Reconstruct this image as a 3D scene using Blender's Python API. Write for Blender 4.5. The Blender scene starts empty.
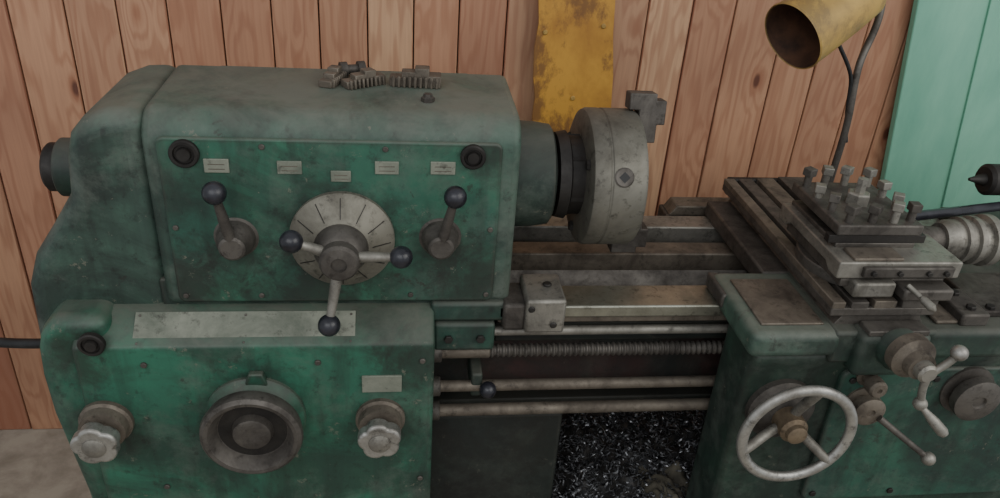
import bpy, bmesh, math, random
from mathutils import Vector, Matrix
random.seed(7)
S=bpy.context.scene
COL=bpy.context.collection
# ---------------------------------------------------------------- materials
def ramp(nt,fac,stops,interp='LINEAR'):
    n=nt.nodes.new('ShaderNodeValToRGB');cr=n.color_ramp;cr.interpolation=interp
    while len(cr.elements)<len(stops):cr.elements.new(.5)
    for e,(p,c) in zip(cr.elements,stops):
        e.position=p;e.color=(c,c,c,1) if not hasattr(c,'__len__') else (*c,1)
    nt.links.new(fac,n.inputs[0]);return n.outputs[0]
def noise(nt,vec,scale,detail=6,rough=.6,dist=0):
    n=nt.nodes.new('ShaderNodeTexNoise');n.inputs['Scale'].default_value=scale
    n.inputs['Detail'].default_value=detail;n.inputs['Roughness'].default_value=rough
    n.inputs['Distortion'].default_value=dist
    nt.links.new(vec,n.inputs['Vector']);return n.outputs[0]
def mapping(nt,vec,scale,loc=(0,0,0)):
    n=nt.nodes.new('ShaderNodeMapping');n.inputs['Scale'].default_value=scale;n.inputs['Location'].default_value=loc
    nt.links.new(vec,n.inputs['Vector']);return n.outputs[0]
def mix(nt,fac,a,b,mode='MIX'):
    n=nt.nodes.new('ShaderNodeMix');n.data_type='RGBA';n.blend_type=mode
    for k,v in ((0,fac),(6,a),(7,b)):
        if isinstance(v,(int,float)):n.inputs[k].default_value=v
        elif isinstance(v,tuple):n.inputs[k].default_value=(*v,1)
        else:nt.links.new(v,n.inputs[k])
    return n.outputs[2]
def math_(nt,op,a,b=0):
    n=nt.nodes.new('ShaderNodeMath');n.operation=op
    for k,v in ((0,a),(1,b)):
        if isinstance(v,(int,float)):n.inputs[k].default_value=v
        else:nt.links.new(v,n.inputs[k])
    return n.outputs[0]
def lin(r,g,b):
    f=lambda c:(c/255/12.92 if c/255<=.04045 else ((c/255+.055)/1.055)**2.4)
    return (f(r),f(g),f(b))
def newmat(name):
    m=bpy.data.materials.new(name);m.use_nodes=True;nt=m.node_tree
    b=nt.nodes['Principled BSDF'];tc=nt.nodes.new('ShaderNodeTexCoord').outputs['Object']
    return m,nt,b,tc
def bump(nt,b,h,strength=.2,dist=.002):
    n=nt.nodes.new('ShaderNodeBump');n.inputs['Strength'].default_value=strength;n.inputs['Distance'].default_value=dist
    nt.links.new(h,n.inputs['Height']);nt.links.new(n.outputs[0],b.inputs['Normal'])
def paint(name,base,dark,dust,dustamt=.75,grime=.6,rough=.55,chips=.6,film=.5,stains=()):
    m,nt,b,tc=newmat(name)
    n1=noise(nt,tc,5,8,.65,.4)
    c=mix(nt,ramp(nt,n1,[(.38,0.),(.62,1.)]),base,dark)
    sm=noise(nt,mapping(nt,tc,(1,1,1.3),(.7,2,.4)),3.6,8,.68,.8)
    c=mix(nt,math_(nt,'MULTIPLY',ramp(nt,sm,[(.46,0.),(.60,1.)]),grime),c,lin(36,42,38))
    st=noise(nt,mapping(nt,tc,(16,16,2.2)),1.6,6,.6,.3)
    c=mix(nt,math_(nt,'MULTIPLY',ramp(nt,st,[(.48,0.),(.68,1.)]),grime*.8),c,lin(34,37,34))
    fl=noise(nt,mapping(nt,tc,(1,1,1),(5,1,2)),8,9,.76,.2)
    c=mix(nt,math_(nt,'MULTIPLY',ramp(nt,fl,[(.49,0.),(.68,1.)]),film),c,lin(98,106,96))
    # oil soaked in around handled parts
    for (sx_,sy_,sz_,r_,a_) in stains:
        v=nt.nodes.new('ShaderNodeVectorMath');v.operation='DISTANCE';nt.links.new(tc,v.inputs[0]);v.inputs[1].default_value=(sx_,sy_,sz_)
        d=math_(nt,'DIVIDE',v.outputs['Value'],r_)
        d=math_(nt,'ADD',d,math_(nt,'MULTIPLY',math_(nt,'SUBTRACT',noise(nt,tc,22,7,.75,.3),.5),2.2))
        c=mix(nt,ramp(nt,d,[(.35,a_),(1.,0.)]),c,lin(38,40,35))
    sp=noise(nt,tc,42,5,.7)
    c=mix(nt,math_(nt,'MULTIPLY',ramp(nt,sp,[(.56,0.),(.68,1.)]),grime*.8),c,lin(30,30,27))
    ch=noise(nt,mapping(nt,tc,(1,1,1),(3,1,7)),26,9,.78)
    c=mix(nt,math_(nt,'MULTIPLY',ramp(nt,ch,[(.62,0.),(.64,1.)]),chips),c,lin(116,112,98))
    ch2=noise(nt,mapping(nt,tc,(1,1,1),(9,4,7)),13,9,.74,.4)
    c=mix(nt,math_(nt,'MULTIPLY',ramp(nt,ch2,[(.625,0.),(.64,1.)]),chips),c,lin(44,40,35))
    bv=nt.nodes.new('ShaderNodeBevel');bv.samples=4;bv.inputs[0].default_value=.010
    g=nt.nodes.new('ShaderNodeNewGeometry')
    dp=nt.nodes.new('ShaderNodeVectorMath');dp.operation='DOT_PRODUCT'
    nt.links.new(bv.outputs[0],dp.inputs[0]);nt.links.new(g.outputs['Normal'],dp.inputs[1])
    ed=math_(nt,'SUBTRACT',1.,dp.outputs['Value'])
    ed=math_(nt,'MULTIPLY',ramp(nt,ed,[(.006,0.),(.06,1.)]),ramp(nt,noise(nt,tc,16,6,.7),[(.36,.2),(.58,.95)]))
    c=mix(nt,ed,c,lin(54,54,47))
    sx=nt.nodes.new('ShaderNodeSeparateXYZ');nt.links.new(g.outputs['Normal'],sx.inputs[0])
    up=ramp(nt,sx.outputs[2],[(.25,0.),(.9,1.)])
    dn=noise(nt,tc,9,8,.7,.6)
    up=math_(nt,'MULTIPLY',up,ramp(nt,dn,[(.34,.3),(.6,1.)]))
    c=mix(nt,math_(nt,'MULTIPLY',up,dustamt),c,dust)
    nt.links.new(c,b.inputs['Base Color'])
    nt.links.new(ramp(nt,n1,[(.3,rough-.12),(.7,rough+.2)]),b.inputs['Roughness'])
    b.inputs['Specular IOR Level'].default_value=.4
    bump(nt,b,noise(nt,tc,26,6,.6),.22,.002)
    return m
def metal(name,base,dark,rough=.38,met=.85,scale=14,lo=.4,hi=.68,stretch=(1,1,1)):
    m,nt,b,tc=newmat(name)
    v=mapping(nt,tc,stretch)
    n1=noise(nt,v,scale,8,.7,.3)
    c=mix(nt,ramp(nt,n1,[(lo,0.),(hi,1.)]),base,dark)
    n2=noise(nt,tc,55,4,.7)
    c=mix(nt,math_(nt,'MULTIPLY',ramp(nt,n2,[(.56,0.),(.7,1.)]),.6),c,lin(40,35,31))
    nt.links.new(c,b.inputs['Base Color'])
    b.inputs['Metallic'].default_value=met
    nt.links.new(ramp(nt,n1,[(.3,rough),(.7,min(1,rough+.28))]),b.inputs['Roughness'])
    bump(nt,b,n2,.14,.001)
    return m
ST1=((-.14,-.226,.985,.10,.8),(-.345,-.226,1.0,.10,.8),(-.345,-.226,1.15,.06,.6),(.13,-.226,1.0,.09,.7),(-.25,-.226,1.06,.06,.7),(.07,-.226,1.06,.07,.7),(-.09,-.226,1.085,.115,.7),(.15,-.226,1.23,.06,.7))
ST2=((-.236,-.285,.776,.12,.65),(-.474,-.285,.75,.08,.6),(-.03,-.285,.74,.08,.6),(.05,-.285,.88,.09,.7),(-.50,-.285,.90,.07,.7),(-.02,-.25,.945,.08,.7))
GREEN=paint('green_paint',lin(54,104,82),lin(46,84,70),lin(102,106,96),.8,.6,.55,.6,.4,ST1)
GREENC=paint('green_paint_casing',lin(70,96,82),lin(54,74,64),lin(106,108,98),.82,.7,.55,.6,.6)
GREEN2=paint('green_paint_lower',lin(50,104,82),lin(42,82,66),lin(96,98,88),.85,.62,.55,.5,.4,ST2)
GREEND=paint('green_paint_dark',lin(46,68,56),lin(34,46,40),lin(84,84,76),.85,.7,.55,.5,.4)
GREENM=paint('green_paint_apron',lin(48,88,72),lin(36,60,52),lin(88,90,82),.85,.65,.55,.5,.4)
GRIM=paint('grimy_bed_paint',lin(64,44,41),lin(38,35,33),lin(60,52,46),.8,.8,.6,.2,.15)
DARKP=paint('dark_cabinet_paint',lin(38,39,35),lin(26,26,24),lin(48,46,40),.7,.8,.6,.15,.15)
STEEL=metal('worn_steel',lin(146,142,133),lin(92,88,81),.42,.65)
STEELD=metal('oily_dark_steel',lin(100,95,89),lin(60,55,51),.48,.6)
STEELB=metal('brownish_steel',lin(122,113,101),lin(78,70,62),.5,.55)
WAY=metal('polished_way',lin(168,168,154),lin(124,121,108),.24,.85,9)
CHROME=metal('chromed_steel',lin(182,180,174),lin(118,113,106),.32,.8)
CHUCKM=metal('chuck_steel',lin(124,121,111),lin(80,76,68),.42,.6,5)
DSTL=metal('black_iron',lin(56,53,50),lin(36,33,31),.45,.5)
BRASS=metal('bronze_hub',lin(142,126,104),lin(98,84,68),.40,.65)
ALUP=metal('aluminium_plate',lin(136,138,124),lin(96,102,90),.5,.3,9)
DIALM=metal('dial_metal',lin(128,124,112),lin(90,86,77),.5,.45,12)
def plastic(name,c,rough=.25):
    m,nt,b,tc=newmat(name)
    n=noise(nt,tc,30,4,.6)
    nt.links.new(mix(nt,ramp(nt,n,[(.4,0.),(.7,1.)]),c,tuple(x*1.8+.01 for x in c)),b.inputs['Base Color'])
    nt.links.new(ramp(nt,n,[(.3,rough),(.7,rough+.15)]),b.inputs['Roughness']);return m
BLACK=plastic('black_bakelite',lin(28,28,34))
RUBB=plastic('black_rubber',lin(22,22,22),.5)
def woodmat():
    m,nt,b,tc=newmat('pine_boards')
    g=nt.nodes.new('ShaderNodeNewGeometry');rnd=g.outputs['Random Per Island']
    sep=nt.nodes.new('ShaderNodeSeparateXYZ');nt.links.new(tc,sep.inputs[0])
    off=nt.nodes.new('ShaderNodeCombineXYZ')
    nt.links.new(sep.outputs[0],off.inputs[0]);nt.links.new(math_(nt,'MULTIPLY',rnd,5.),off.inputs[1])
    nt.links.new(math_(nt,'ADD',sep.outputs[2],math_(nt,'MULTIPLY',rnd,13.)),off.inputs[2])
    v=off.outputs[0]
    vo=nt.nodes.new('ShaderNodeTexVoronoi');vo.inputs['Scale'].default_value=1;vo.inputs['Randomness'].default_value=.9
    nt.links.new(mapping(nt,v,(9.5,1,4.2)),vo.inputs['Vector']);d=vo.outputs['Distance']
    infl=ramp(nt,d,[(0,1.),(.4,0.)])
    wn=noise(nt,mapping(nt,v,(9,1,1.1)),1.3,3,.5)
    gx=math_(nt,'ADD',math_(nt,'MULTIPLY',sep.outputs[0],80.),math_(nt,'MULTIPLY',wn,56.))
    gx=math_(nt,'ADD',gx,math_(nt,'MULTIPLY',infl,14.))
    s=math_(nt,'SINE',gx)
    s=math_(nt,'ADD',math_(nt,'MULTIPLY',s,.5),.5)
    base=ramp(nt,rnd,[(0,lin(202,156,122)),(.3,lin(172,122,94)),(.55,lin(208,166,130)),(.8,lin(160,108,84)),(1,lin(194,146,114))])
    c=mix(nt,math_(nt,'MULTIPLY',ramp(nt,s,[(.35,0.),(1,1.)]),.38),base,lin(146,90,64))
    fine=noise(nt,mapping(nt,v,(150,1,5)),1,5,.6)
    c=mix(nt,math_(nt,'MULTIPLY',ramp(nt,fine,[(.4,0.),(.75,1.)]),.28),c,lin(130,86,64))
    big=noise(nt,mapping(nt,v,(1,1,1)),2.2,3,.5)
    c=mix(nt,math_(nt,'MULTIPLY',ramp(nt,big,[(.4,0.),(.7,1.)]),.35),c,lin(120,80,64))
    kn=ramp(nt,d,[(.055,1.),(.10,0.)])
    c=mix(nt,math_(nt,'MULTIPLY',ramp(nt,d,[(.08,1.),(.2,0.)]),.5),c,lin(136,74,46))
    c=mix(nt,math_(nt,'MULTIPLY',kn,.85),c,lin(84,44,32))
    nt.links.new(c,b.inputs['Base Color']);b.inputs['Roughness'].default_value=.6
    bump(nt,b,s,.12,.001)
    return m
WOOD=woodmat()
def simple(name,c1,c2,rough=.6,scale=10,lo=.4,hi=.65,stretch=(1,1,1),det=7,c3=None,amt=.85,w3=.52):
    m,nt,b,tc=newmat(name)
    n=noise(nt,mapping(nt,tc,stretch),scale,det,.65,.2)
    c=mix(nt,ramp(nt,n,[(lo,0.),(hi,1.)]),c1,c2)
    if c3:
        n3=noise(nt,mapping(nt,tc,(1.4,1,.9),(3,3,1)),5.5,9,.72,.1)
        c=mix(nt,ramp(nt,n3,[(w3,0.),(w3+.08,amt)]),c,c3)
    nt.links.new(c,b.inputs['Base Color'])
    b.inputs['Roughness'].default_value=rough
    bump(nt,b,n,.15,.002);return m
YEL=simple('yellow_paint_rusty',lin(202,150,62),lin(166,116,50),.55,9,.42,.66,(1,1,.6),7,lin(112,76,46),.8,.47)
YELAMP=simple('lamp_yellow_enamel',lin(182,148,76),lin(138,110,64),.5,8,.42,.7,c3=lin(112,92,62),amt=.65,w3=.48)
LAMPIN=simple('lamp_inside_rust',lin(96,66,48),lin(56,40,32),.6,16)
MINT=simple('turquoise_board_paint',lin(134,192,164),lin(102,162,138),.55,5,.35,.7,(1,1,.3))
FLOORM=simple('concrete_floor',lin(168,158,142),lin(126,116,102),.85,7)
CHIP=metal('steel_chips',lin(150,150,152),lin(60,60,62),.30,.75,60)
CHIPB=simple('oily_swarf_bed',lin(26,26,27),lin(66,62,58),.5,60)
RAG=simple('oily_rag',lin(104,98,84),lin(58,54,46),.9,14)
# ---------------------------------------------------------------- geometry helpers
LATHE=bpy.data.objects.new('metal_lathe',None);COL.objects.link(LATHE)
def finish(me,name,mat,parent,bevel=0,seg=3,smooth=True,ang=35):
    o=bpy.data.objects.new(name,me);COL.objects.link(o)
    mats=mat if isinstance(mat,(list,tuple)) else [mat]
    for mm in mats:me.materials.append(mm)
    if smooth:
        for p in me.polygons:p.use_smooth=True
        try:me.set_sharp_from_angle(angle=math.radians(ang))
        except Exception:pass
    if bevel>0:
        bv=o.modifiers.new('bevel','BEVEL');bv.width=bevel;bv.segments=seg;bv.limit_method='ANGLE';bv.angle_limit=math.radians(ang);bv.harden_normals=False
    if parent is not None:o.parent=parent
    return o
def fm(bm,name,mat,parent,**k):
    bmesh.ops.recalc_face_normals(bm,faces=bm.faces)
    me=bpy.data.meshes.new(name);bm.to_mesh(me);bm.free()
    return finish(me,name,mat,parent,**k)
def addbox(bm,x0,x1,y0,y1,z0,z1,M=None):
    vs=[bm.verts.new((x,y,z)) for x in (x0,x1) for y in (y0,y1) for z in (z0,z1)]
    for f in ((0,1,3,2),(4,6,7,5),(0,4,5,1),(2,3,7,6),(0,2,6,4),(1,5,7,3)):bm.faces.new([vs[i] for i in f])
    if M is not None:
        for v in vs:v.co=M@v.co
    return vs
def box(name,x0,x1,y0,y1,z0,z1,mat,bevel=.003,parent=LATHE,seg=2):
    bm=bmesh.new();addbox(bm,x0,x1,y0,y1,z0,z1);return fm(bm,name,mat,parent,bevel=bevel,seg=seg)
def frame(p0,p1):
    a=Vector(p0);d=(Vector(p1)-a);L=d.length;q=Vector((0,0,1)).rotation_difference(d)
    return Matrix.Translation(a)@q.to_matrix().to_4x4(),L
def addrev(bm,prof,p0,p1,seg=40,capends=True):
    M,L=frame(p0,p1);rings=[]
    for t,r in prof:
        if r<1e-5: rings.append([bm.verts.new(M@Vector((0,0,t)))]);continue
        rings.append([bm.verts.new(M@Vector((r*math.cos(2*math.pi*i/seg),r*math.sin(2*math.pi*i/seg),t))) for i in range(seg)])
    for a,b in zip(rings,rings[1:]):
        for i in range(seg):
            j=(i+1)%seg
            if len(a)==1 and len(b)==1:continue
            if len(a)==1:bm.faces.new((a[0],b[i],b[j]))
            elif len(b)==1:bm.faces.new((a[i],a[j],b[0]))
            else:bm.faces.new((a[i],a[j],b[j],b[i]))
    if capends:
        if len(rings[0])>1:bm.faces.new(rings[0][::-1])
        if len(rings[-1])>1:bm.faces.new(rings[-1])
def rev(name,prof,p0,p1,mat,parent=LATHE,seg=48,bevel=0):
    bm=bmesh.new();addrev(bm,prof,p0,p1,seg);return fm(bm,name,mat,parent,bevel=bevel,seg=2)
def cylp(L,r,c=.002):return [(0,r-c),(c,r),(L-c,r),(L,r-c)]
def cyl(name,p0,p1,r,mat,parent=LATHE,seg=36,c=.002):
    L=(Vector(p1)-Vector(p0)).length;return rev(name,cylp(L,r,c),p0,p1,mat,parent,seg)
def ballp(r,n=12,c=0):
    return [(c-r*math.cos(math.pi*i/n),r*math.sin(math.pi*i/n)) for i in range(n+1)]
def ball(name,p,r,mat,parent=LATHE):
    p=Vector(p);return rev(name,ballp(r,14),p,p+Vector((0,0,1)),mat,parent,28)
def prism(name,pts,axis,a0,a1,mat,bevel=0,parent=LATHE,seg=3,ang=35):
    bm=bmesh.new();A=[];B=[]
    for u,v in pts:
        if axis=='y':A.append(bm.verts.new((u,a0,v)));B.append(bm.verts.new((u,a1,v)))
        elif axis=='x':A.append(bm.verts.new((a0,u,v)));B.append(bm.verts.new((a1,u,v)))
        else:A.append(bm.verts.new((u,v,a0)));B.append(bm.verts.new((u,v,a1)))
    n=len(pts);bm.faces.new(A);bm.faces.new(B[::-1])
    for i in range(n):bm.faces.new((A[i],A[(i+1)%n],B[(i+1)%n],B[i]))
    return fm(bm,name,mat,parent,bevel=bevel,seg=seg,ang=ang)
def arc(cx,cy,r,a0,a1,n=8):
    return [(cx+r*math.cos(math.radians(a0+(a1-a0)*i/n)),cy+r*math.sin(math.radians(a0+(a1-a0)*i/n))) for i in range(n+1)]
def rrect(x0,x1,z0,z1,r,n=5):
    return arc(x1-r,z1-r,r,0,90,n)+arc(x0+r,z1-r,r,90,180,n)+arc(x0+r,z0+r,r,180,270,n)+arc(x1-r,z0+r,r,270,360,n)
def tube(name,pts,r,mat,parent=LATHE,cyclic=False):
    cu=bpy.data.curves.new(name,'CURVE');cu.dimensions='3D';cu.bevel_depth=r;cu.bevel_resolution=5;cu.use_fill_caps=True
    s=cu.splines.new('NURBS');s.points.add(len(pts)-1)
    for q,p in zip(s.points,pts):q.co=(*p,1)
    s.use_endpoint_u=True;s.order_u=4;s.use_cyclic_u=cyclic;cu.resolution_u=10
    cu.materials.append(mat)
    o=bpy.data.objects.new(name,cu);COL.objects.link(o);o.parent=parent;return o
# ---------------------------------------------------------------- room
WY=.57
seams=[-2.6,-2.49,-2.38,-2.27,-2.16,-2.05,-1.94,-1.83,-1.72,-1.61,-1.5,-1.39,-1.28,-1.19,-1.08,-.98,-.873,-.752,-.64,-.529,-.41,-.296,-.188,-.075,.034,.142,.257,.375,.492,.605,.718,.828,.962,1.075,1.19,1.30,1.41,1.52,1.63,1.74,1.85,1.96,2.07,2.18,2.29,2.4,2.51,2.62]
bm=bmesh.new()
for a,b in zip(seams,seams[1:]):
    vs=addbox(bm,a+.0015,b-.0015,WY,WY+.02,0,2.7)
    dy=random.uniform(0,.002)
    for v in vs:v.co.y+=dy
wall=fm(bm,'wall_back',WOOD,None,bevel=.003,seg=2)
bm=bmesh.new();addbox(bm,-2.6,2.62,WY+.022,WY+.06,0,2.7);fm(bm,'wall_backing',DARKP,wall,smooth=False)
bm=bmesh.new();addbox(bm,-2.6,2.62,-4,WY+.06,-.06,0);fm(bm,'floor',FLOORM,None,smooth=False)
# ---------------------------------------------------------------- headstock
HY=-.22
prof=[(HY,.955)]+arc(HY+.05,1.23,.05,180,90,8)+arc(.0,1.24,.045,80,0,6)+[(.05,.955)]
prism('headstock_casing',prof,'x',-.372,.188,GREENC,.012)
prism('headstock_lower_step',[(HY+.006,.90),(HY+.006,1.0),(.04,1.0),(.04,.90)],'x',-.38,.06,GREEND,.004)
prism('headstock_front_cover',rrect(-.350,.158,.964,1.246,.012),'y',HY-.006,HY+.01,GREEN,.003)
box('headstock_base_ledge',.055,.192,-.232,.03,.925,.962,GREENM,.006)
box('bed_end_bracket',.06,.165,-.238,-.12,.868,.924,GREENM,.006)
for x in (.085,.14):cyl('bracket_bolt',(x,-.238,.895),(x,-.244,.895),.008,DSTL,seg=6,c=.001)
pts=[(-.365,1.279),(-.42,1.276),(-.455,1.262),(-.476,1.238),(-.487,1.20),(-.494,1.14),(-.53,1.085),(-.565,1.035),(-.585,.98),(-.592,.86),(-.590,.76),(-.565,.60),(-.54,.05),(-.365,.05)]
prism('gear_train_cover',pts,'y',-.213,.055,GREENC,.030,seg=6,ang=40)
pts=[(-.45,.962),(-.525,.962),(-.552,.945),(-.564,.90),(-.568,.85),(-.566,.77),(-.545,.59),(-.53,.30),(-.45,.30)]
prism('gear_train_cover_lower',pts,'y',-.272,0,GREEN2,.024,seg=6,ang=40)
cyl('spindle_rear_boss',(-.48,-.08,1.134),(-.545,-.08,1.134),.048,GREEND)
rev('spindle_rear_collar',[(0,.034),(.004,.04),(.03,.04),(.034,.036),(.034,.02),(.01,.018),(.01,0)],(-.532,-.08,1.134),(-.60,-.08,1.134),DSTL)
box('headstock_top_lid',-.30,.12,-.07,.02,1.279,1.282,GREENC,.002)
rev('oil_plug',[(0,.011),(.008,.011),(.010,.008),(.014,.007),(.014,0)],(.045,-.135,1.279),(.045,-.135,1.3),STEELD,seg=6)
prof=[(-.30,.05),(-.285,.60),(-.285,.905)]+arc(-.275,.912,.01,180,130,3)+[(-.235,.95),(-.20,.955),(.04,.955),(.04,.05)]
prism('feed_gearbox',prof,'x',-.505,.06,GREEN2,.008)
def slopepoint(x,s,h):
    a=Vector((x,-.282,.914));b=Vector((x,-.235,.952));n=Vector((0,-(b.z-a.z),(b.y-a.y))).normalized()
    return a+(b-a)*s+n*h
bm=bmesh.new();vs=[]
for h in (.0,.0028):
    for x,s in ((-.415,.02),(-.070,.02),(-.070,.98),(-.415,.98)):vs.append(bm.verts.new(slopepoint(x,s,h)))
bm.faces.new(vs[4:8]);bm.faces.new(vs[0:4])
for i in range(4):bm.faces.new((vs[i],vs[(i+1)%4],vs[4+(i+1)%4],vs[4+i]))
fm(bm,'threading_table_plate',ALUP,LATHE,smooth=False)
for x,s in ((-.408,.12),(-.408,.88),(-.077,.12),(-.077,.88),(-.245,.12),(-.245,.88)):
    cyl('plate_rivet',slopepoint(x,s,.0),slopepoint(x,s,.0045),.002,STEELD,seg=10,c=.0005)
def cap(name,x,y,z,r):
    rev(name,[(0,r),(.008,r),(.010,r-.002),(.010,r*.72),(.006,r*.66),(.006,r*.5),(.012,r*.44),(.012,0)],(x,y,z),(x,y-.1,z),DSTL)
cap('cap_1',-.310,HY-.004,1.223,.0215);cap('cap_2',.112,HY-.004,1.226,.0195);cap('cap_3',-.470,-.284,.928,.020)
for i,(x,z,w,h) in enumerate(((-.267,1.204,.036,.022),(-.162,1.203,.036,.021),(-.087,1.19,.030,.018),(-.018,1.205,.036,.021),(.067,1.206,.038,.021))):
    box('label_plate_%d'%(i+1),x-w/2,x+w/2,HY-.0085,HY-.004,z-h/2,z+h/2,ALUP,.001)
    for q in (-.22,.12):box('label_text_%d'%(i+1),x-w*.33,x+w*.33,HY-.0089,HY-.008,z+h*q-.0005,z+h*q+.0005,STEELB,0)
for x,z in ((-.338,1.10),(-.338,.977),(.146,.977),(.146,1.10),(-.2,1.235),(-.02,1.235),(-.22,.977),(.02,.977)):
    cyl('cover_screw',(x,HY-.005,z),(x,HY-.009,z),.0045,STEELD,seg=12,c=.001)
def lever(name,x,z,bx,bz,by):
    rev(name+'_hub',[(0,.036),(.005,.036),(.008,.030),(.026,.027),(.032,.022),(.044,.020),(.047,.016),(.047,0)],(x,HY,z),(x,HY-.1,z),STEELD)
    p=Vector((x,HY-.036,z));q=Vector((bx,by,bz));L=(q-p).length
    rev(name+'_arm',[(0,.008),(L*.3,.009),(L*.95,.006)],p,q,STEELD,seg=20)
    rev(name+'_ball',[(-.004,.006)]+ballp(.0175,14,.012)[2:],q-(q-p).normalized()*.012,q+(q-p),BLACK,seg=28)
lever('speed_lever_left',-.250,1.084,-.263,1.182,-.275)
lever('speed_lever_right',.066,1.086,.084,1.180,-.275)
cx,cz=-.088,1.083
rev('selector_dial',[(0,.082),(.012,.082),(.016,.078),(.036,.044),(.038,.040)],(cx,HY-.002,cz),(cx,HY-.1,cz),DIALM,seg=64)
for k in range(12):
    a=2*math.pi*k/12
    bm=bmesh.new();M=Matrix.Translation((cx,0,cz))@Matrix.Rotation(a,4,'Y')
    addbox(bm,.048,.076,-.0012,.0012,-.0006,.0006)
    for v in bm.verts:
        v.co.y+=HY-.018-(.078-v.co.x)*.588
        v.co=M@v.co
    fm(bm,'dial_mark',DSTL,LATHE,smooth=False)
rev('selector_hub',[(0,.042),(.01,.042),(.03,.034),(.034,.030),(.05,.030),(.055,.026),(.057,.012),(.052,.011),(.052,0)],(cx,HY-.036,cz),(cx,HY-.2,cz),STEELD)
for k,(bx,by,bz) in enumerate(((-.157,-.295,1.114),(.004,-.295,1.088),(-.106,-.315,.978))):
    p=Vector((cx,HY-.066,cz));q=Vector((bx,by,bz));d=(q-p);L=d.length
    rev('selector_arm_%d'%k,[(0.01,.009),(L*.45,.0085),(L*.9,.0065)],p,q,STEEL,seg=20)
    rev('selector_ball_%d'%k,[(-.006,.007)]+ballp(.0175,14,.010)[2:],q-d.normalized()*.01,q+d,BLACK,seg=28)
gx,gz=-.236,.776
rev('gearbox_collar',[(0,.082),(.008,.082),(.014,.074),(.030,.066),(.034,.062)],(gx,-.283,gz),(gx,-.5,gz),GREEN2)
rev('gearbox_handwheel',[(0,.07),(.004,.078),(.020,.082),(.028,.080),(.033,.074),(.032,.068),(.024,.062),(.010,.056),(.008,.05),(.008,.034),(.022,.030),(.024,.026),(.022,.012),(.022,0)],(gx,-.312,gz),(gx,-.5,gz),STEELD,seg=64)
rev('gearbox_handwheel_well',[(0,.0555),(.0012,.0555),(.0012,.036)],(gx,-.3205,gz),(gx,-.5,gz),DSTL,seg=64)
prism('gearbox_pointer',[(gx-.012,gz+.07),(gx+.026,gz+.07),(gx+.018,gz+.094),(gx-.004,gz+.094)],'y',-.297,-.284,GREEN2,.003)
def star(name,x,z):
    rev(name+'_boss',[(0,.042),(.010,.042),(.014,.038),(.030,.036),(.032,.02),(.045,.018)],(x,-.283,z),(x,-.5,z),STEELB)
    n=90;pts=[]
    for i in range(n):
        a=2*math.pi*i/n;r=.0305+.006*abs(math.sin(2.5*a+.4))**.7;pts.append((x+r*math.cos(a),z+r*math.sin(a)))
    prism(name,pts,'y',-.350,-.326,CHROME,.005,ang=50)
    rev(name+'_cap',[(0,.019),(.004,.018),(.008,.012),(.009,0)],(x,-.348,z),(x,-.4,z),STEEL)
star('star_knob_left',-.474,.772);star('star_knob_right',-.030,.765)
box('gearbox_label',-.060,.006,-.2885,-.284,.822,.856,ALUP,.001)
for x,z in ((-.40,.885),(-.13,.885),(.04,.885),(.04,.62),(-.40,.62)):
    cyl('gearbox_screw',(x,-.284,z),(x,-.289,z),.005,STEELD,seg=12,c=.001)
rev('spindle_housing',[(0,.094),(.05,.092),(.078,.088),(.082,.082),(.082,.06)],(.18,-.08,1.135),(1,-.08,1.135),GREEND,seg=64)
rev('spindle_nose',[(0,.05),(.012,.05),(.012,.074),(.03,.078),(.034,.07),(.06,.07)],(.258,-.08,1.135),(1,-.08,1.135),DSTL,seg=64)
for k in range(6):
    aa=math.radians(15+60*k);p=Vector((.288,-.08+.064*math.cos(aa),1.135+.064*math.sin(aa)));cyl('nose_stud',p,p+Vector((.03,0,0)),.008,DSTL,seg=6)
CX=.314;CL=.096
rev('chuck_body',[(0,.07),(.0,.108),(.004,.118),(.010,.121),(.030,.121),(.032,.1195),(.034,.1195),(.036,.121),(CL-.008,.121),(CL-.002,.117),(CL,.11),(CL,.03),(CL-.02,.03),(CL-.02,0)],(CX,-.08,1.132),(1,-.08,1.132),CHUCKM,seg=96)
for k,a in enumerate((157,37,277)):
    aa=math.radians(a);d=Vector((0,math.cos(aa),math.sin(aa)));p=Vector((.366,-.08,1.132))+d*.112
    rev('chuck_key_socket',[(0,.0165),(.0098,.0165),(.0112,.0145),(.0112,.0105)],p,p+d*.1,STEELD,seg=28)
    rev('chuck_key_dark_plug',[(0,.0095),(.0116,.0095),(.0116,0)],p,p+d*.1,RUBB,seg=4)  # solid black plug, its colour stands for the shade inside the hole
for k in range(3):
    aa=math.radians(25+120*k)
    p=Vector((.316,-.08+.095*math.cos(aa),1.132+.095*math.sin(aa)));cyl('chuck_bolt',p,p-Vector((.008,0,0)),.010,DSTL,seg=6)
def jaw(name,angdeg,parent=LATHE,ro=.150):
    pts=[(0,.03),(.018,.03),(.018,.066),(.034,.066),(.034,.098),(.048,.098),(.048,ro-.012),(.030,ro-.012),(.030,ro),(-.018,ro),(-.018,.123),(0,.123)]
    bm=bmesh.new();A=[bm.verts.new((CX+CL+u,-.016,v)) for u,v in pts];B=[bm.verts.new((CX+CL+u,.016,v)) for u,v in pts]
    n=len(pts);bm.faces.new(A);bm.faces.new(B[::-1])
    for i in range(n):bm.faces.new((A[i],A[(i+1)%n],B[(i+1)%n],B[i]))
    M=Matrix.Translation((0,-.08,1.132))@Matrix.Rotation(math.radians(angdeg),4,'X')
    for v in bm.verts:v.co=M@v.co
    fm(bm,name,STEELD,parent,bevel=.002,seg=2)
jaw('chuck_jaw_1',-8,ro=.152);jaw('chuck_jaw_2',180,ro=.148);jaw('chuck_jaw_3',-90)
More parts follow.
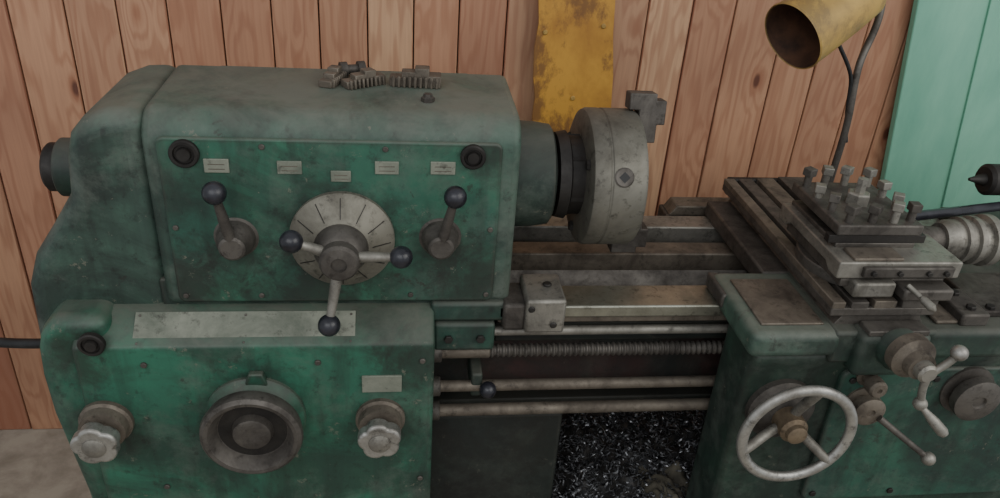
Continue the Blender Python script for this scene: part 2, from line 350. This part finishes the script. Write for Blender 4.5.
# ---------------------------------------------------------------- bed
XE=1.9
def rail(name,y0,y1,z0,z1,mat,x0=.17,x1=XE,b=.003):return box(name,x0,x1,y0,y1,z0,z1,mat,b)
rail('bed_front_way',-.232,-.162,.932,.955,WAY)
rail('bed_front_lip',-.222,-.15,.915,.932,STEELB)
prism('bed_vee_way',[(-.13,.90),(-.13,.925),(-.105,.952),(-.08,.925),(-.08,.90)],'x',.19,XE,STEELD)
rail('bed_inner_way',-.03,.02,.90,.945,STEELB)
rail('bed_back_way',.06,.115,.90,.958,STEEL)
rail('bed_floor_web',-.20,.12,.86,.90,DARKP)
rail('bed_front_web',-.15,-.10,.69,.91,GRIM,.06)
rail('bed_back_web',.07,.12,.69,.91,GRIM,.06)
rail('bed_under_flange',-.185,-.10,.69,.715,DARKP,.06)
rail('bed_rack_strip',-.165,-.15,.868,.885,DSTL,.2)
box('bed_rear_guard_block',.58,.78,.13,.20,.88,.945,STEELD,.004)
prism('bed_rear_guard_top',[(.585,.945),(.60,.968),(.775,.968),(.775,.945)],'y',.14,.19,STEELB,.003)
box('feed_stop_block',.213,.282,-.250,-.158,.912,.978,STEEL,.005)
box('feed_stop_block_side',.176,.216,-.242,-.165,.912,.965,STEELD,.006)
cyl('feed_stop_screw',(.222,-.25,.962),(.222,-.254,.962),.006,DSTL)
cyl('feed_stop_screw',(.262,-.25,.93),(.262,-.254,.93),.006,DSTL)
cyl('feed_stop_pin',(.255,-.2,.978),(.255,-.2,.983),.008,DSTL)
cyl('start_rod',(.05,-.222,.899),(XE,-.222,.899),.0085,STEEL)
bm=bmesh.new();pr=[];x=0;Ls=XE-.15
while x<Ls:
    pr+= [(x,.0095),(x+.003,.0125),(x+.005,.0125),(x+.008,.0095)];x+=.010 if x<.55 else .05
addrev(bm,pr,(.15,-.222,.857),(XE,-.222,.857),20);fm(bm,'lead_screw',STEELD,LATHE)
cyl('lead_screw_shank',(.05,-.222,.857),(.16,-.222,.857),.013,STEELB)
cyl('feed_rod',(.05,-.222,.779),(XE,-.222,.779),.0105,STEELB)
cyl('control_rod',(.05,-.222,.723),(XE,-.222,.723),.0115,STEELB)
for z,r in ((.899,.013),(.857,.02),(.779,.018),(.723,.018)):
    cyl('rod_collar',(.058,-.222,z),(.075,-.222,z),r,STEELD)
box('rod_bracket',.13,.15,-.23,-.14,.76,.81,GREEND,.004)
rev('control_knob',[(-.01,.006)]+ballp(.0155,12,.008)[2:],(.158,-.235,.783),(.166,-.30,.80),BLACK)
box('left_pedestal',-.53,.315,-.20,.12,0,.69,DARKP,.006)
box('right_pedestal',1.45,2.0,-.20,.12,0,.69,DARKP,.006)
bm=bmesh.new()
addbox(bm,.315,1.45,-.50,.20,.36,.368);addbox(bm,.315,1.45,-.505,-.50,.36,.42);addbox(bm,.315,1.45,.20,.205,.36,.69)
fm(bm,'chip_pan',DARKP,LATHE,smooth=False)
# ---------------------------------------------------------------- carriage
box('saddle_left_wing',.560,.715,-.372,-.17,.942,.990,GREENC,.014,seg=4)
box('saddle_left_plate',.582,.690,-.345,-.205,.989,.994,STEELB,.002)
box('saddle_wiper',.556,.575,-.245,-.165,.957,.985,STEELD,.004)
box('saddle_rear',.655,.90,-.18,.12,.958,.992,STEELD,.004)
box('saddle_bridge',.70,.88,-.37,.12,.93,.992,GREEND,.006)
box('saddle_right_wing',.862,1.20,-.372,-.08,.935,.992,GREEND,.012,seg=4)
box('saddle_right_plate',.985,1.16,-.33,-.20,.992,1.004,STEELD,.003)
box('saddle_right_plate_b',.885,.925,-.35,-.24,.992,.999,STEELB,.003)
box('saddle_clamp_block',.925,.975,-.355,-.27,.990,1.014,STEELD,.004)
for x,y,z in ((.99+.01,-.32,1.003),(1.0,-.21,1.003),(1.08,-.32,1.003),(.95,-.335,1.013),(.95,-.29,1.013)):cyl('clamp_nut',(x,y,z),(x,y,z+.007),.008,DSTL,seg=6,c=.001)
prism('apron',[(-.348,.47),(-.348,.90),(-.362,.925),(-.362,.945),(-.24,.945),(-.24,.47)],'x',.578,1.22,GREEND,.010)
prism('apron_raised_panel',rrect(.745,1.17,.60,.905,.02),'y',-.358,-.345,GREENM,.004)
for x,z in ((.765,.885),(.765,.62),(.92,.885),(1.15,.885),(.92,.62)):cyl('apron_screw',(x,-.357,z),(x,-.362,z),.006,DSTL,seg=12,c=.001)
box('cross_feed_housing',.735,.858,-.390,-.34,.915,.996,GREEND,.012,seg=4)
box('cross_feed_housing_cap',.745,.85,-.385,-.352,.994,1.004,STEELD,.002)
prism('cross_slide_dovetail',[(.705,.99),(.865,.99),(.850,1.014),(.72,1.014)],'y',-.345,.125,STEELD,.001)
box('cross_slide_base',.690,.872,-.352,.135,1.012,1.027,STEELD,.002)
for k,(a,b,t) in enumerate(((.690,.712,1.038),(.722,.752,1.038),(.762,.800,1.040),(.810,.872,1.044))):
    box('cross_slide_rib_%d'%k,a,b,-.352,.135,1.026,t,STEELB if k%2==0 else STEELD,.0015)
box('cross_slide_rear_cap',.70,.86,.13,.145,1.0,1.038,DSTL,.003)
cyl('compound_swivel',(.79,-.225,1.035),(.79,-.225,1.056),.098,STEELD,seg=64)
prism('compound_base',[(-.330,1.055),(-.330,1.068),(-.31,1.082),(-.15,1.082),(-.13,1.068),(-.13,1.055)],'x',.705,.885,STEELD,.002)
prism('compound_top_slide',[(-.338,1.074),(-.338,1.104),(-.12,1.104),(-.12,1.074),(-.15,1.074),(-.165,1.084),(-.295,1.084),(-.31,1.074)],'x',.69,.902,STEEL,.003)
box('compound_front_gib',.73,.885,-.346,-.336,1.080,1.098,STEELD,.002)
box('compound_step_block',.72,.79,-.350,-.30,1.045,1.072,STEEL,.004)
box('compound_step_block_right',.80,.885,-.362,-.30,1.045,1.066,STEELD,.004)
box('compound_top_plate',.715,.80,-.334,-.295,1.103,1.109,STEELB,.002)
for x in (.745,.79,.84,.87):cyl('gib_screw',(x,-.345,1.089),(x,-.352,1.089),.0045,DSTL,seg=12,c=.001)
p,q=Vector((.805,-.352,1.072)),Vector((.818,-.375,1.062));cyl('compound_clamp_arm',p,q,.004,STEEL,seg=16);rev('compound_clamp_grip',[(0,.004),(.006,.0065),(.022,.007),(.028,.003),(.030,0)],q,q+(q-p),STEEL)
box('tool_post_base',.705,.845,-.288,-.125,1.103,1.112,STEELD,.002)
box('tool_post_core',.725,.825,-.268,-.145,1.11,1.128,DSTL,.002)
box('tool_post_top',.700,.848,-.292,-.120,1.127,1.146,STEELD,.003)
def sqbolt(x,y,z,h,r=.0108):
    tilt=random.uniform(-.06,.06);ro=random.uniform(0,1.5)
    bm=bmesh.new();addrev(bm,[(0,.0068),(h-.012,.0068)],(0,0,0),(0,0,1),14)
    s=r*.8;addbox(bm,-s,s,-s,s,h-.014,h)
    M=Matrix.Translation((x,y,z))@Matrix.Rotation(tilt,4,'X')@Matrix.Rotation(ro,4,'Z')
    for v in bm.verts:v.co=M@v.co
    fm(bm,'tool_clamp_bolt',STEEL if random.random()<.6 else STEELD,LATHE,bevel=.0012,seg=2)
for x,y in ((.715,-.14),(.715,-.185),(.715,-.235),(.722,-.278),(.762,-.278),(.80,-.278),(.833,-.272),(.835,-.225),(.835,-.18),(.832,-.135),(.79,-.132),(.752,-.132)):
    sqbolt(x,y,1.144,random.uniform(.024,.038))
rev('tool_post_nut',[(0,.02),(.018,.02),(.02,.017),(.02,.009),(.045,.009),(.047,0)],(.774,-.206,1.146),(.774,-.206,1.3),STEEL,seg=6)
box('cutting_tool',.69,.86,-.288,-.274,1.112,1.126,DSTL,.001)
cyl('compound_screw_bearing',(.89,-.225,1.085),(.945,-.225,1.085),.024,STEELD)
rev('compound_handwheel',[(0,.022),(.0,.030),(.012,.036),(.03,.036),(.032,.041),(.040,.041),(.042,.037),(.052,.037),(.054,.043),(.064,.043),(.066,.038),(.078,.038),(.08,.046),(.094,.046),(.1,.04),(.1,.02),(.13,.017),(.13,0)],(.935,-.225,1.085),(2,-.225,1.085),STEEL,seg=56)
p,q=Vector((.87,-.205,1.118)),Vector((1.17,-.10,1.095));cyl('tool_post_handle',p,q,.009,BLACK,seg=20)
ball('tool_post_handle_end',p,.011,STEELD)
ax,az=.797,.985
rev('cross_feed_bearing',[(0,.036),(.02,.034),(.03,.030)],(ax,-.385,az-.01),(ax,-2,az-.01),GREEND)
rev('cross_feed_dial',[(0,.030),(.002,.036),(.022,.036),(.024,.032),(.03,.024),(.045,.022),(.047,0)],(ax,-.41,az),(ax,-2,az),STEELB,seg=56)
rev('cross_feed_hub',[(0,.016),(.02,.016),(.024,.012),(.024,0)],(ax+.0,-.45,az),(ax,-2,az),STEEL)
tube('cross_feed_crank',[(.830,-.472,1.022),(.822,-.472,1.005),(ax,-.466,az),(.800,-.466,.955),(.806,-.468,.93)],.006,STEEL)
rev('crank_ball',ballp(.0125,12),(.832,-.472,1.026),(.832,-.472,2),CHROME)
rev('crank_ball_lower',ballp(.011,12),(.806,-.468,.926),(.806,-.468,2),STEEL)
p=Vector((.806,-.472,.924));q=Vector((.850,-.51,.880));rev('crank_grip',[(0,.005),(.008,.005),(.030,.0085),(.050,.009),(.056,.006),(.058,0)],p,q,STEEL)
def knob(name,x,z,r,L,mat=STEEL,y=-.356):
    rev(name,[(0,r*1.15),(.006,r*1.15),(.008,r*.7),(L*.45,r*.7),(L*.5,r),(L*.9,r),(L,r*.8),(L,r*.3),(L-.004,r*.25),(L-.004,0)],(x,y,z),(x,y-1,z),mat,seg=32)
knob('apron_knob',.787,.895,.016,.045,STEELB)
knob('apron_dial',.795,.838,.028,.035,STEELB)
knob('apron_halfnut_boss',.985,.86,.042,.04,STEELD)
p,q=Vector((.81,-.395,.832)),Vector((.90,-.43,.770));L=(q-p).length
rev('feed_lever',[(0,.006),(L,.005)],p,q,STEELD);ball('feed_lever_ball',q,.012,STEEL)
hx,hy,hz=.652,-.42,.823
bm=bmesh.new();R=.093;n=72;m_=14;rings=[]
for i in range(n):
    a=2*math.pi*i/n;rings.append([bm.verts.new((hx+(R+.0095*math.cos(2*math.pi*j/m_))*math.cos(a),hy+.008*math.sin(2*math.pi*j/m_),hz+(R+.0095*math.cos(2*math.pi*j/m_))*math.sin(a))) for j in range(m_)])
for i in range(n):
    for j in range(m_):bm.faces.new((rings[i][j],rings[(i+1)%n][j],rings[(i+1)%n][(j+1)%m_],rings[i][(j+1)%m_]))
fm(bm,'carriage_handwheel_rim',CHROME,LATHE,ang=80)
for k in range(3):
    a=math.radians(80+120*k)
    tube('handwheel_spoke_%d'%k,[(hx+.015*math.cos(a),hy+.028,hz+.015*math.sin(a)),(hx+.04*math.cos(a),hy+.026,hz+.04*math.sin(a)),(hx+.07*math.cos(a),hy+.006,hz+.07*math.sin(a)),(hx+R*math.cos(a),hy,hz+R*math.sin(a))],.0085,STEEL)
rev('handwheel_backplate',[(0,.06),(.012,.06),(.018,.05),(.03,.03)],(hx,-.348,hz),(hx,-2,hz),STEELD)
rev('handwheel_hub',[(0,.025),(.035,.024),(.04,.018),(.048,.017),(.051,.012),(.051,0)],(hx,-.375,hz),(hx,-2,hz),BRASS)
rev('tailstock_quill',[(0,.003),(.03,.012),(.03,.024),(.036,.030),(.16,.030)],(1.075,-.08,1.138),(2,-.08,1.138),DSTL)
prism('tailstock_body',[(-.16,.955),(-.16,.99),(-.13,1.03),(-.13,1.14)]+arc(-.08,1.14,.055,180,0,10)+[(-.03,1.03),(0,.99),(0,.955)],'x',1.23,1.5,GREEND,.01)
box('tailstock_base',1.2,1.52,-.2,.12,.955,.985,GREEND,.006)
rev('tailstock_handwheel',[(0,.03),(.01,.09),(.03,.09),(.04,.03),(.06,.02)],(1.55,-.08,1.14),(2,-.08,1.14),STEEL)
cyl('tailstock_screw',(1.49,-.08,1.14),(1.56,-.08,1.14),.015,STEEL)
# ---------------------------------------------------------------- loose jaws
def loosejaw(name,loc,rot,sc=1.0):
    bm=bmesh.new()
    st=[(0,.026,.018),(.018,.022,.03),(.038,.022,.038),(.056,.028,.024)]
    for a,w,h in st:addbox(bm,a,a+.022,-w/2,w/2,0,h*.75)
    for i in range(9):addbox(bm,.004+i*.0082,.0085+i*.0082,-.018,-.011,0,.017)
    M=Matrix.Translation(loc)@Matrix.Rotation(rot,4,'Z')@Matrix.Scale(sc,4)
    for v in bm.verts:v.co=M@v.co
    return fm(bm,name,STEELB,None,bevel=.0012,seg=1)
loosejaw('chuck_jaw',(-.118,-.088,1.2822),1.25,.85);loosejaw('chuck_jaw.001',(-.088,-.085,1.2822),.55,.9);loosejaw('chuck_jaw.002',(-.015,-.055,1.2822),-.06,1.08)
bm=bmesh.new()
addrev(bm,[(0,.013),(.012,.013),(.012,.008),(.03,.008),(.03,.013),(.042,.013)],(-.098,-.03,1.2955),(-.05,-.015,1.2955),20)
fm(bm,'steel_bushing',STEELD,None)
# ---------------------------------------------------------------- shavings
pile=bpy.data.objects.new('metal_shavings',None);COL.objects.link(pile)
bm=bmesh.new();nx,ny=80,50;grid=[]
from mathutils import noise as mn
def hz_(x,y):
    return .43+.085*(.5+.5*mn.noise(Vector((x*5,y*5,.3))))+.03*mn.noise(Vector((x*22,y*22,1)))+.014*mn.noise(Vector((x*60,y*60,4)))-.12*max(0,abs((y+.15)/.33)-.75)
for i in range(nx):
    grid.append([])
    for j in range(ny):
        x=.32+i/(nx-1)*1.0;y=-.485+j/(ny-1)*.67;grid[-1].append(bm.verts.new((x,y,max(.369,hz_(x,y)))))
for i in range(nx-1):
    for j in range(ny-1):bm.faces.new((grid[i][j],grid[i+1][j],grid[i+1][j+1],grid[i][j+1]))
fm(bm,'swarf_heap',CHIPB,pile)
bm=bmesh.new()
for k in range(10000):
    x=random.uniform(.325,.90);y=random.uniform(-.45,.17);z=max(.37,hz_(x,y))+random.uniform(-.002,.010)
    R=random.uniform(.002,.009);w=random.uniform(.0015,.004);tot=random.uniform(1.2,5.5);pit=random.uniform(0,.004)
    q=Matrix.Translation((x,y,z))@Matrix.Rotation(random.uniform(0,6.28),4,'Z')@Matrix.Rotation(random.uniform(0,3.1),4,'X')
    pv=None;ns=5
    for s in range(ns+1):
        a=tot*s/ns;b0=bm.verts.new(q@Vector((R*math.cos(a),R*math.sin(a),pit*a)));b1=bm.verts.new(q@Vector((R*math.cos(a),R*math.sin(a),pit*a+w)))
        if pv:bm.faces.new((pv[0],b0,b1,pv[1]))
        pv=(b0,b1)
fm(bm,'curled_chips',CHIP,pile,smooth=False)
bm=bmesh.new();g2=[];N=22
for i in range(N):
    g2.append([])
    for j in range(N):
        u=(i/(N-1)-.5);v=(j/(N-1)-.5);x=.555+u*.11+.012*mn.noise(Vector((v*4,1,0)));y=-.20+v*.10+.012*mn.noise(Vector((u*4,5,0)))
        z=hz_(x,y)+.014+.020*mn.noise(Vector((x*28,y*28,2)))+.010*mn.noise(Vector((x*60,y*50,7)))-.03*(u*u+v*v)
        g2[-1].append(bm.verts.new((x,y,z)))
for i in range(N-1):
    for j in range(N-1):bm.faces.new((g2[i][j],g2[i+1][j],g2[i+1][j+1],g2[i][j+1]))
rag=fm(bm,'oily_rag_in_swarf',RAG,pile,ang=80);sd=rag.modifiers.new('s','SOLIDIFY');sd.thickness=.0015
# ---------------------------------------------------------------- yellow sheet
outl=[(.318,1.75),(.320,1.42),(.322,1.32),(.328,1.26),(.322,1.20),(.326,1.13),(.334,1.08),(.332,1.03),(.340,.96),(.35,.80),(.54,.80),(.545,.98),(.532,1.06),(.526,1.14),(.512,1.24),(.505,1.34),(.50,1.50),(.49,1.75)]
prism('yellow_sheet_guard',outl,'y',.522,.526,YEL,.001,parent=None)
box('guard_foot',.35,.55,.45,.565,0,.80,DARKP,.01,parent=bpy.data.objects['yellow_sheet_guard'])
for x,z in ((.345,1.24),(.485,1.26),(.43,1.08)):cyl('guard_rivet',(x,.523,z),(x,.517,z),.006,YELAMP,bpy.data.objects['yellow_sheet_guard'],16)
tb=bpy.data.objects.new('turquoise_board',None);COL.objects.link(tb)
M=Matrix.Translation((1.465,.535,0))@Matrix.Rotation(math.radians(-7.8),4,'Y')
for i in range(5):
    bm=bmesh.new();addbox(bm,i*.205,i*.205+.2,0,.022,.0,2.3,M);fm(bm,'board_%d'%i,MINT,tb,bevel=.003,seg=2)
bm=bmesh.new();addbox(bm,.19,.225,-.006,.0,.0,2.3,M);fm(bm,'cover_strip',MINT,tb,bevel=.002)
# ---------------------------------------------------------------- lamp
lamp=bpy.data.objects.new('work_lamp',None);COL.objects.link(lamp)
m0=Vector((.765,.135,1.342));dr=Vector((.80,.34,.42)).normalized();m1=m0+dr
bm=bmesh.new();addrev(bm,[(.0,.0685),(-.002,.0705),(.002,.072),(.006,.0705),(.05,.069),(.13,.064),(.19,.058),(.205,.045),(.215,.022),(.25,.02),(.25,.0001)],m0,m1,56,False);fm(bm,'shade',YELAMP,lamp)
bm=bmesh.new();addrev(bm,[(-.001,.0688),(.13,.061),(.185,.054),(.198,.02),(.198,.0001)],m0,m1,56,False);fm(bm,'shade_inside',LAMPIN,lamp)
rev('bulb_socket',[(0,.018),(.06,.018),(.065,.012)],m0+dr*.19,m0+dr*.05,RUBB,lamp)
tube('gooseneck',[tuple(m0+dr*.245),(.99,.24,1.44),(.985,.2,1.36),(.93,.16,1.30),(.94,.15,1.2),(.945,.15,1.12),(.94,.15,1.03),(.94,.145,.97)],.0075,STEELD,lamp)
tube('lamp_wire',[tuple(m0+dr*.12+Vector((.0,-.03,-.055))),(.895,.15,1.30),(.935,.152,1.26),(.93,.156,1.2),(.952,.15,1.12)],.004,RUBB,lamp)
cyl('lamp_base',(.94,.145,.945),(.94,.145,.985),.03,DSTL,lamp)
box('lamp_bracket',.90,.98,.10,.18,.90,.95,DSTL,.004,lamp)
tube('power_cable',[(-.56,.0,.74),(-.64,.0,.725),(-.73,.01,.71),(-1.0,.1,.68),(-1.3,.3,.60),(-1.5,.45,.012)],.010,RUBB,None)
# ---------------------------------------------------------------- lights, world
def area(name,loc,target,sx,sy,e,col=(1,1,1)):
    l=bpy.data.lights.new(name,'AREA');l.shape='RECTANGLE';l.size=sx;l.size_y=sy;l.energy=e;l.color=col
    o=bpy.data.objects.new(name,l);COL.objects.link(o);o.location=loc
    o.rotation_euler=(Vector(target)-Vector(loc)).to_track_quat('-Z','Y').to_euler();return o
area('window_light_right',(2.2,-1.9,2.6),(.3,0,1.0),2.2,1.8,38,(1,.98,.93))
area('fill_light_front',(-.8,-2.8,2.8),(0,0,1.0),2.8,1.6,34,(.97,.98,1))  # added fill light from the front left, no actual window
w=bpy.data.worlds.new('w');S.world=w;w.use_nodes=True
w.node_tree.nodes['Background'].inputs[0].default_value=(.90,.95,1,1);w.node_tree.nodes['Background'].inputs[1].default_value=.60
# ---------------------------------------------------------------- camera
Yv=Vector((-100,439,-780)).normalized();Xv=Vector((6000,-19,-780));Xv=(Xv-Xv.dot(Yv)*Yv).normalized();Zv=Xv.cross(Yv)
M=Matrix((Xv,Yv,Zv)).to_4x4();M.translation=Vector((0,-1.33,1.68))
cd=bpy.data.cameras.new('camera');cd.lens=28.08;cd.sensor_width=36;cd.clip_start=.02
c=bpy.data.objects.new('camera',cd);COL.objects.link(c);c.matrix_world=M;S.camera=c
